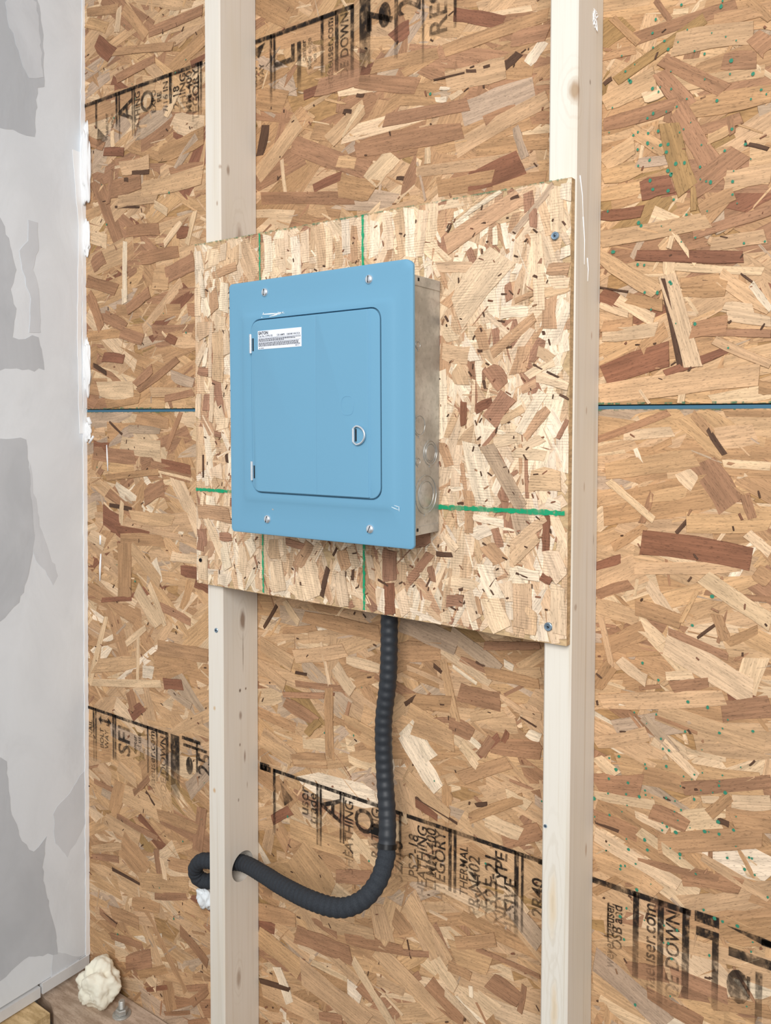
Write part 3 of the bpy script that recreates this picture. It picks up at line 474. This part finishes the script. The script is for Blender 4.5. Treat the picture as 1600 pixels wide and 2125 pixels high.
# ------------------------------------------------------------------ framing
def prism(mb, x0, y0, x1, y1, z0, z1, ch=.0022):
    l = [(x0+ch, y0), (x1-ch, y0), (x1, y0+ch), (x1, y1), (x0, y1), (x0, y0+ch)]
    mb.loops([[(a, b, z0) for a, b in l], [(a, b, z1) for a, b in l]])
KL = [(.038, -.0406, .927, .008, 3.0, (120, 86, 62), .75), (.038, -.0395, .87, .0016, 30, (110, 84, 66), .6), (.038, -.0474, .7988, .0038, 1.3, (96, 74, 58), .9), (.038, -.0329, .7985, .003, 1.3, (120, 92, 72), .9),
      (.038, -.0465, .7527, .005, 2.0, (140, 116, 100), .7), (.038, -.036, .674, .0035, 4, (130, 100, 80), .7), (.038, -.048, .70, .0022, 2, (110, 84, 66), .8), (.038, -.052, .60, .0022, 2, (110, 84, 66), .6), (.038, -.0438, 1.603, .011, 3.2, (140, 104, 76), .55), (.038, -.07, 1.72, .005, 2.5, (130, 96, 70), .6),
      (.0381, -.089, 1.722, .006, 1.0, (150, 112, 80), .6), (.0164, -.089, .774, .0042, 1.4, (200, 160, 108), .7), (.0152, -.089, .6255, .0050, 1.4, (200, 158, 106), .8), (.038, -.054, .27, .007, 3.0, (150, 124, 104), .6), (.030, -.089, 1.66, .003, 2, (150, 112, 80), .6), (.038, -.03, .62, .002, 5, (150, 124, 104), .5)]
KR = [(.6785, -.088, 1.7026, .0105, 1.9, (166, 134, 102), .85), (.682, -.0458, 1.728, .003, 1.4, (120, 96, 80), .6), (.682, -.0137, 1.1247, .0012, 9, (90, 66, 50), .8), (.682, -.0746, 1.0434, .006, 1.0, (150, 120, 96), .5), (.682, -.03, 1.40, .003, 2.5, (176, 140, 116), .6), (.682, -.045, 1.30, .003, 2.5, (176, 146, 122), .6),
      (.682, -.028, .70, .004, 3, (170, 136, 108), .6), (.660, -.089, .645, .008, 7, (222, 194, 150), .5), (.664, -.089, .50, .007, 7, (222, 192, 146), .5), (.682, -.05, 1.2, .003, 3, (170, 140, 112), .5), (.665, -.089, .42, .006, 7, (222, 192, 146), .5)]
# left stud with a drilled hole
mb = MB(); prism(mb, 0, -.089, .038, -.0024, PLATE, 2.55); tmp = mb.build('stud', pine('pale_pine_left', (225, 218, 207), KL, .06))
mc = MB(); mc.tube([(-.02, -.0425, .4735), (.06, -.0425, .4735)], .0268, 40); cut = mc.build('cut', None)
md = tmp.modifiers.new('hole', 'BOOLEAN'); md.operation = 'DIFFERENCE'; md.object = cut; md.solver = 'EXACT'
dg = bpy.context.evaluated_depsgraph_get(); dg.update(); nm_ = bpy.data.meshes.new_from_object(tmp.evaluated_get(dg)); tmp.modifiers.clear(); tmp.data = nm_; bpy.data.objects.remove(cut)
stL = tag(tmp, 'pale pine wall stud with the drilled hole the black conduit passes through', 'stud', 'vertical wall studs')
mb = MB(); prism(mb, .6439, -.089, .6819, -.0024, PLATE, 2.55); stR = mb.build('stud', pine('pale_pine_right', (226, 220, 209), KR, .11))
tag(stR, 'pale pine wall stud behind the right edge of the mounted board', 'stud', 'vertical wall studs')
# splintered edges on the right stud
for (y, z0, z1, yo) in ((-.078, 1.60, 1.55, .012), (-.066, 1.55, 1.49, .006), (-.05, 1.50, 1.47, .002)):
    mb = MB(); mb.tube([(.6825, y, z0), (.6835, y+yo*.5, (z0+z1)/2), (.6825, y+yo, z1)], lambda i: (.0007, .0006, .0003)[i], 5); mb.build('splinter', M['compound_white'], stR)
mb = MB(); rr = random.Random(5)
for k in range(14): mb.tube([(.682, -.033+rr.uniform(-.006, .006), 1.815+rr.uniform(-.012, .012)), (.6835, -.033+rr.uniform(-.008, .008), 1.812+rr.uniform(-.015, .012))], .0007, 4)
mb.build('splinter', M['compound_white'], stR)
# sill plate with rounded, broken left end
mb = MB(); prof = [(-.53, -.004), (-.53, -.104), (-.476, -.107), (-.460, -.113), (-.444, -.120), (-.40, -.124), (-.2, -.121), (.2, -.120), (1.9, -.120), (1.9, -.0024), (.5, -.0024)]
mb.loops([[(x, y, 0) for x, y in prof], [(x, y, PLATE-.003) for x, y in prof], [(x, y+(.003 if y < -.09 else 0), PLATE) for x, y in prof]])
tag(mb.build('sill_plate', M['sill']), 'weathered brown sill plank lying along the bottom of the sheathing', 'plank')
mb = MB(); mb.box((-.60, -1.6, .0), (-.436, -.133, .047)); tag(mb.build('sole_plate', M['oldpine']), 'yellowish wood plate end under the drywall in the bottom left corner', 'plank')
# anchor bolt
ab = empty('anchor_bolt', (-.3206, -.041, PLATE)); tag(ab, 'galvanized anchor bolt with nut on the weathered sill plank', 'bolt')
def ring(r, z, n, ph=0): return [(r*math.cos(2*math.pi*k/n+ph), r*math.sin(2*math.pi*k/n+ph), z) for k in range(n)]
mb = MB(); mb.loops([ring(.019, .0001, 28), ring(.019, .002, 28), ring(.0185, .0025, 28)]); mb.build('washer', M['galv'], ab)
mb = MB(); mb.loops([ring(.0118, .0026, 6), ring(.0130, .004, 6), ring(.0130, .0125, 6), ring(.0112, .014, 6)]); mb.build('nut', M['galv'], ab)
mb = MB(); mb.loops([ring(.0068 if k % 2 else .0060, .014+.0011*k, 16) for k in range(14)] + [ring(.005, .0305, 16)]); mb.build('threaded_rod', M['galv'], ab)
# spray foam lump
def fl(co):
    co.z = max(co.z, PLATE-.0005); co.y = min(co.y, -.003); co.x = max(co.x, xw(0)+.005)
o = blob('spray_foam', (-.392, -.046, .077), (.043, .040, .044), .45, 1.5, M['foam'], None, 5, 4, fl)
tag(o, 'lumpy cream spray foam blob in the bottom left corner', 'foam')
# ------------------------------------------------------------------ mounted backboard
mb = MB(); BX0, BX1, BZ0, BZ1 = -.0135, .6805, .9975, 1.5925
mb.box((BX0, -.1005, BZ0), (BX1, -.0895, BZ1)); bd = mb.build('backboard', M['core_board'])
tag(bd, 'light strand board panel screwed to the studs behind the blue breaker panel', 'board')
SM = 'WWLLMMTTB'
def pick_bd(r): return r.choices('WLMTB', (22, 34, 24, 14, 6))[0]
def vis_b(s):
    x = (s[0]+s[2])/2; z = (s[1]+s[3])/2; return not (.15 < x < .50 and 1.13 < z < 1.5)
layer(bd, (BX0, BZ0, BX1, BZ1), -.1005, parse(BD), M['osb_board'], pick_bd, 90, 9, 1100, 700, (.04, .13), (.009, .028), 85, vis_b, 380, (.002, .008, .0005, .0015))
def hand_line(name, pts, wd, par, y=-.1031, seed=0):
    r = random.Random(seed); mb = MB(); a = Vector((pts[0][0], 0, pts[0][1])); b = Vector((pts[1][0], 0, pts[1][1])); d = (b-a).normalized(); n = Vector((-d.z, 0, d.x)); L = (b-a).length; k = int(L/.004); v = []; f = []
    for i in range(k+1):
        p = a + d*(L*i/k) + n*(r.uniform(-.0005, .0005)); w_ = wd/2*r.uniform(.7, 1.25)
        v += [(p.x+n.x*w_, y, p.z+n.z*w_), (p.x-n.x*w_, y, p.z-n.z*w_)]
    for i in range(k): f.append((2*i, 2*i+1, 2*i+3, 2*i+2))
    mb.add(v, f); o = mb.build(name, M['green'], par); o['label'] = 'green marker layout line'; return o
hand_line('layout_line', ((.1435, 1.5915), (.1496, 1.0005)), .0034, bd, seed=1)
hand_line('layout_line', ((.3542, 1.5915), (.3581, 1.0005)), .0042, bd, seed=2)
hand_line('layout_line', ((BX0+.001, 1.1642), (.20, 1.1646)), .0054, bd, seed=3)
hand_line('layout_line', ((.48, 1.1646), (.677, 1.1688)), .0066, bd, seed=4)
mb = MB(); x = BX0; rr = random.Random(3)
while x < BX1-.01:
    l = rr.uniform(.004, .016); bar(mb, x, x+l, BZ1-rr.uniform(.0006, .003), BZ1, -.1032); x += l*rr.uniform(.9, 1.8)
mb.build('edge_sealer', M['sealer'], bd)
# fasteners
def screw(loc, r, label, axis='y', cat='screw', mat='screw'):
    mb = MB(); n = 20
    def lp(rad, d): return [((rad*math.cos(2*math.pi*k/n)), -d, (rad*math.sin(2*math.pi*k/n))) for k in range(n)][::-1]
    mb.loops([lp(r, -.003), lp(r, .0006), lp(r*.86, .0012), lp(r*.55, .0010), lp(r*.45, .0001), lp(r*.28, .0), lp(r*.05, .0006)])
    mb.box((-r*.30, -.0013, -r*.07), (r*.30, -.0003, r*.07), 1); mb.box((-r*.07, -.0013, -r*.30), (r*.07, -.0003, r*.30), 1)
    o = mb.build('wood_screw', [M[mat], M['dark']]); auto_smooth(o); o.location = loc
    return tag(o, label, cat, 'screws in the wood')
screw((.6599, -.1031, 1.5218), .0052, 'zinc screw head near the top right corner of the strand board panel')
screw((.6561, -.1031, 1.0197), .0056, 'bright zinc screw head at the bottom right corner of the strand board panel')
screw((.0224, -.0892, .9149), .0042, 'small screw head in the left stud just below the strand board panel')
screw((.649, -.0892, .7485), .0024, 'tiny screw head in the front of the right stud')
screw((-.0017, -.1031, 1.0392), .0036, 'dark screw head at the bottom left corner of the strand board panel', mat='dark')
# ------------------------------------------------------------------ breaker panel
bp = empty('breaker_panel', (.3379, -.1035, 1.3057)); tag(bp, 'blue metal breaker panel with a galvanized box mounted on the strand board', 'breaker panel')
# local: x right, y toward wall positive, z up ; box back at y=0, trim plane at y=-.0915
BW0, BW1, BH0, BH1 = -.1508, .1511, -.1745, .1746
mb = MB(); t_ = .0015; D0 = -.0915
mb.box((BW0, -.0015, BH0), (BW1, .0006, BH1))
mb.box((BW0, D0, BH0), (BW0+t_, -.0015, BH1)); mb.box((BW1-t_, D0, BH0), (BW1, -.0015, BH1))
mb.box((BW0+t_, D0, BH0), (BW1-t_, -.0015, BH0+t_)); mb.box((BW0+t_, D0, BH1-t_), (BW1-t_, -.0015, BH1))
mb.box((BW1, D0, BH1-.0135), (BW1+.0012, -.0010, BH1)); mb.box((BW1, D0, BH0), (BW1+.0010, -.0010, BH0+.011))
box_ = mb.build('enclosure_box', M['galv'], bp)
XS = BW1+.0002
def side_ring(y, z, r, tr, name='knockout'):
    mb = MB(); mb.tube([(XS, y+r*math.cos(2*math.pi*k/28), z+r*math.sin(2*math.pi*k/28)) for k in range(28)], tr, 6, closed=True); return mb
def knock(y, z, rs):
    mb = MB()
    for r in rs:
        q = side_ring(y, z, r, .0009); mb.add(q.v, q.f)
    n = 28; r = rs[-1]-.0012
    mb.loops([[(XS-.0004, y+r*math.cos(2*math.pi*k/n), z+r*math.sin(2*math.pi*k/n)) for k in range(n)], [(XS+.0006, y+r*.94*math.cos(2*math.pi*k/n), z+r*.94*math.sin(2*math.pi*k/n)) for k in range(n)]])
    mb.box((XS-.0002, y-rs[0]*.15, z-rs[0]-.003), (XS+.0008, y+rs[0]*.15, z-rs[0]+.0015))
    o = mb.build('knockout', M['galv'], bp); auto_smooth(o, 50); return o
oy = .1035; oz = -1.3057
knock(-.1543+oy, 1.2799+oz, [.0140]); knock(-.1258+oy, 1.2420+oz, [.0170, .0130]); knock(-.1365+oy, 1.1850+oz, [.0265, .0190])
for y, z in ((-.1587, 1.3879), (-.1576, 1.2311)): knock(y+oy, z+oz, [.0052])
for y, z in ((-.1594, 1.4752), (-.1593, 1.1384)):
    mb = MB(); mb.box((XS+.0010, y+oy-.0018, z+oz-.0022), (XS+.0014, y+oy+.0018, z+oz+.0022)); mb.build('mounting_hole', M['dark'], bp)
# trim cover
def rrect(hx, hz, r, y, cx=0, cz=0, nc=6, ns=14, corners=(1, 1, 1, 1)):
    pts = []
    for q, (sx, sz) in enumerate(((1, 1), (-1, 1), (-1, -1), (1, -1))):
        rq = max(r*corners[q], 1e-5); c = (cx+sx*(hx-rq), cz+sz*(hz-rq)); a0 = q*math.pi/2
        arc = [(c[0]+rq*math.cos(a0+math.pi/2*k/nc), y, c[1]+rq*math.sin(a0+math.pi/2*k/nc)) for k in range(nc+1)]
        pts += arc
        nsx, nsz = ((-1, 1), (-1, -1), (1, -1), (1, 1))[q]; rn = max(r*corners[(q+1) % 4], 1e-5)
        nb = (cx+nsx*(hx-rn), cz+nsz*(hz-rn)); a1 = a0+math.pi/2; e = (nb[0]+rn*math.cos(a1), y, nb[1]+rn*math.sin(a1)); s0 = arc[-1]
        pts += [tuple(s0[i]+(e[i]-s0[i])*k/ns for i in range(3)) for k in range(1, ns)]
    return pts
cov = empty('trim_cover', (0, -.0918, 0)); cov.parent = bp; cov.rotation_euler = (0, -.0086, 0); cov['label'] = 'blue painted cover plate'
mb = MB(); HX, HZ = .1682, .1893
mb.loops([*[rrect(HX-a, HZ-a, .006, y, corners=(2.0, 1, 1, 1)) for a, y in ((.0012, .006), (0, .0045), (0, .0012), (.0006, .0003), (.002, 0), (.006, 0), (.011, 0))],
          rrect(.152, .168, .006, 0), rrect(.1435, .1445, .008, 0), rrect(.1385, .1395, .009, -.0012), rrect(.1345, .1355, .010, -.0022), rrect(.1265, .1328, .014, -.0022, -.0003, .001), rrect(.1196, .1296, .0165, -.0022, -.0003, .002), rrect(.1190, .1290, .0165, -.0010, -.0003, .002), rrect(.1188, .1288, .0165, .0020, -.0003, .002)], False, True)
vv = []
for (x, y, z) in mb.v:      # the top right corner is bent back
    t = max(0, (x-.153)/.015)*max(0, (z-.1755)/.0135); t = min(1.2, t)
    vv.append((x-.0006*t, y+.008*t*t, z-.0015*t*t))
mb.v = vv
plate = mb.build('cover_plate', M['blue'], cov); auto_smooth(plate, 30)
def dome_screw(x, z, ang):
    n = 24; r = .0062; mb = MB()
    def lp(rad, d): return [(rad*math.cos(2*math.pi*k/n), -d, rad*math.sin(2*math.pi*k/n)) for k in range(n)][::-1]
    mb.loops([lp(r, -.001), lp(r, .0009), lp(r*.93, .0021), lp(r*.75, .0031), lp(r*.4, .0038), lp(r*.08, .0040)])
    c, s = math.cos(ang), math.sin(ang); q = MB(); q.box((-r*.75, -.0042, -.00045), (r*.75, -.0030, .00045))
    mb.add([(a*c-b*s, y, a*s+b*c) for a, y, b in q.v], q.f, 1)
    o = mb.build('trim_screw', [M['chrome'], M['dark']], cov); auto_smooth(o, 60); o.location = (x, 0, z); return o
for x, z, a in ((-.0925, .1701, 1.45), (.0985, .169, 1.5), (-.0915, -.1656, 1.3), (.098, -.1669, 1.15)): dome_screw(x, z, a)
def smear(par, segs, y, mat=M['white']):
    mb = MB()
    for x0, z0, x1, z1, wd in segs:
        d = Vector((x1-x0, z1-z0)).normalized(); n = Vector((-d.y, d.x))*wd/2
        mb.add([(x0+n.x*.5, y, z0+n.y*.5), (x0-n.x*.5, y, z0-n.y*.5), ((x0+x1)/2-n.x, y, (z0+z1)/2-n.y), (x1-n.x*.2, y, z1-n.y*.2), (x1+n.x*.2, y, z1+n.y*.2), ((x0+x1)/2+n.x, y, (z0+z1)/2+n.y)], [(0, 1, 2, 3, 4, 5)])
    return mb.build('paint_scratch', mat, par)
smear(cov, [(-.096, .1378, -.062, .1368, .0018), (-.078, .1345, -.060, .1366, .0014), (-.082, .1338, -.066, .1348, .0012), (-.064, .1350, -.054, .1385, .0012), (-.066, .1385, -.052, .1362, .0010), (-.098, .1338, -.0965, .1330, .0014), (-.094, .1405, -.0945, .1375, .0014)], -.0024)
smear(cov, [(.133, -.1345, .146, -.1385, .0008), (.1385, -.1325, .1475, -.1345, .0007), (.146, -.1335, .1465, -.1405, .0008)], -.0016)
smear(cov, [(-.0825, -.1500, -.0790, -.1512, .0022)], -.0003, M['galv'])
# door: base plate with two leaves
dr = empty('door', (0, 0, 0)); dr.parent = bp; dr.location = cov.location; dr.rotation_euler = cov.rotation_euler; dr['label'] = 'blue hinged door of the cover'
mb = MB(); C_ = (-.0003, .002)
mb.loops([rrect(.1176, .1275, .0155, -.0008, *C_), rrect(.1176, .1275, .0155, -.0024, *C_), rrect(.1170, .1269, .015, -.0031, *C_), rrect(.1160, .1259, .0145, -.0033, *C_)], False, True)
o = mb.build('door_base', M['blue'], dr); auto_smooth(o, 30)
def leaf(x0, x1, d, corners, r=.014):
    hx = (x1-x0)/2; cx = (x0+x1)/2; mb = MB(); hz = .1262
    mb.loops([rrect(hx, hz, r, -.0030, cx, .002, corners=corners), rrect(hx, hz, r, -d+.0004, cx, .002, corners=corners), rrect(hx-.0005, hz-.0005, r, -d, cx, .002, corners=corners)], False, True)
    o = mb.build('door_leaf', M['blue'], dr); auto_smooth(o, 30); return o
leaf(-.1164, .0083, .0056, (.02, 1, 1, .02)); leaf(.0086, .0992, .0060, (.02, .02, .02, .02))
mb = MB(); mb.add([(.0986, -.0060, .1276), (.1012, -.0032, .1276), (.1012, -.0032, -.1236), (.0986, -.0060, -.1236)], [(0, 1, 2, 3)]); mb.add([(.0986, -.0060, .1276), (.0986, -.0030, .1276), (.1012, -.0032, .1276)], [(0, 1, 2)]); mb.add([(.0986, -.0060, -.1236), (.1012, -.0032, -.1236), (.0986, -.0030, -.1236)], [(0, 1, 2)]); mb.build('door_fold', M['blue'], dr)
mb = MB(); mb.tube([(.0647+.0105*math.cos(k*math.pi/18)*abs(math.cos(k*math.pi/18))**-.35, -.0060, .0002+.0128*math.sin(k*math.pi/18)*(abs(math.sin(k*math.pi/18))+1e-6)**-.25) for k in range(36)], .00035, 5, closed=True); mb.build('lock_knockout', M['blue'], dr)
for za, zb in ((.1092, .0813), (-.080, -.1082)):
    mb = MB(); mb.tube([(-.1168, -.0062, za), (-.1168, -.0062, zb)], .0023, 14); mb.box((-.1135, -.0061, zb+.003), (-.1115, -.0050, za-.006), 1)
    h = mb.build('hinge', [M['chrome'], M['dark']], dr); auto_smooth(h, 40)
# D-shaped pull
pr = MB(); xs, zs = .0762, -.0399; pts = [(xs, -.0080, zs+.0095)]
for k in range(17):
    a = math.pi/2 - math.pi*k/16; pts.append((xs+.0050+.0150*max(0, math.cos(a)), -.0083-.0012*math.cos(a), zs+.0125*math.sin(a)))
pts.append((xs, -.0080, zs-.0095)); pr.tube(pts, .0014, 10); pr.tube([(xs, -.0083, zs+.0092), (xs, -.0083, zs-.0092)], .0019, 12)
pr.box((xs+.0020, -.0066, zs-.0085), (xs+.0040, -.0059, zs+.0085), 1)
o = pr.build('pull_ring', [M['chrome'], M['dark']], dr); auto_smooth(o, 50)
# label
ls = empty('rating_label', (0, 0, 0)); ls.parent = bp; ls.location = cov.location; ls.rotation_euler = cov.rotation_euler
lx0, lx1, lz0, lz1 = -.1022, -.0172, .0860, .1132; Yl = -.0061
mb = MB(); mb.box((lx0, Yl, lz0), (lx1, -.0055, lz1)); mb.build('label_sheet', M['sticker'], ls)
mb = MB()
def flat_text(t, x, z, size, bold=.01, sq=1.0):
    v, f = text_geo(t, size, bold, sq); mb.add([(x+a, Yl-.0001, z+b) for a, b in v], f)
flat_text('EATON', lx0+.0015, lz1-.0056, .0062, .035, .92)
flat_text('Cat No. CTPL132', lx0+.0015, lz1-.0092, .0034, .02, 1.12); flat_text('125 AMPS', lx0+.0375, lz1-.0092, .0034, .02, 1.12); flat_text('120/240 VAC/CA', lx0+.0565, lz1-.0092, .0034, .02, 1.06)
rr = random.Random(2)
bar(mb, lx0+.001, lx1-.0015, lz1-.0107, lz1-.0104, Yl-.0001); bar(mb, lx0+.001, lx1-.0015, lz1-.0165, lz1-.0162, Yl-.0001)
for rowz, e in ((.0122, .98), (.0137, .86), (.0152, .62), (.0180, .97), (.0195, .96), (.0210, .96), (.0225, .98)):
    x = lx0+.0015
    while x < lx0+e*(lx1-lx0)-.002:
        l = rr.uniform(.0012, .0042); bar(mb, x, min(x+l, lx1-.001), lz1-rowz-.00045, lz1-rowz+.00045, Yl-.0001); x += l+.0006
bar(mb, lx0+.002, lx0+.0045, lz0+.0012, lz0+.0020, Yl-.0001); bar(mb, lx0+.0055, lx0+.012, lz0+.0012, lz0+.0020, Yl-.0001)
flat_text('REV. 2', lx1-.0115, lz0+.0016, .0024, .02, 1.1)
mb.build('lettering', M['inkblk'], ls)
# ------------------------------------------------------------------ conduit
def catmull(P, n=14):
    P = [Vector(p) for p in P]; P = [P[0]*2-P[1]] + P + [P[-1]*2-P[-2]]; out = []
    for i in range(1, len(P)-2):
        for k in range(n):
            t = k/n; a, b, c, d = P[i-1:i+3]
            out.append(.5*((2*b)+(c-a)*t+(2*a-5*b+4*c-d)*t*t+(3*b-a-3*c+d)*t**3))
    out.append(P[-2]); return out
def resample(pts, step):
    out = [pts[0]]; acc = 0
    for a, b in zip(pts, pts[1:]):
        L = (b-a).length
        while acc + L >= step:
            t = (step-acc)/L; a = a+(b-a)*t; L = (b-a).length; out.append(a); acc = 0
        acc += L
    return out
cdt = empty('flexible_conduit', (.3678, -.05, .9846)); tag(cdt, 'black corrugated conduit hanging below the board and bending into the left stud', 'conduit')
def cpart(name, pts, r0, amp, pitch, mat, step=.0016):
    q = resample(catmull(pts), step); mb = MB()
    mb.tube([p-cdt.location for p in q], lambda i: r0*(1+amp*math.cos(2*math.pi*i*step/pitch)), 22)
    return mb.build(name, mat, cdt, True)
cpart('corrugated_sleeve', CP[:8], .0135, .036, .0140, M['conduit'])
cpart('braided_sleeve', CP[7:], .0138, .042, .0120, M['braid'])
jp = Vector(CP[7]); d = (Vector(CP[8])-Vector(CP[6])).normalized()
mb = MB(); mb.tube([jp-cdt.location-d*.0035, jp-cdt.location+d*.0035], .0152, 24); o = mb.build('cable_tie', M['tape'], cdt); auto_smooth(o)
mb = MB(); j2 = jp-cdt.location-d*.016
mb.box((j2.x-.028, j2.y-.006, j2.z-.004), (j2.x-.011, j2.y+.002, j2.z+.003)); mb.box((j2.x-.022, j2.y-.007, j2.z-.003), (j2.x-.010, j2.y+.003, j2.z+.009)); mb.tube([(j2.x-.012, j2.y, j2.z+.002), (j2.x-.022, j2.y-.002, j2.z-.002), (j2.x-.032, j2.y-.003, j2.z-.004)], .0016, 6); mb.build('cable_tie_head', M['tape'], cdt)
o = blob('spray_foam', (-.098, -.010, .352), (.020, .010, .022), .45, 2.4, M['white'], None, 4, 8, lambda c: setattr(c, 'y', min(c.y, -.003)))
tag(o, 'white foam smear on the sheathing under the curled conduit end left of the left stud', 'foam')
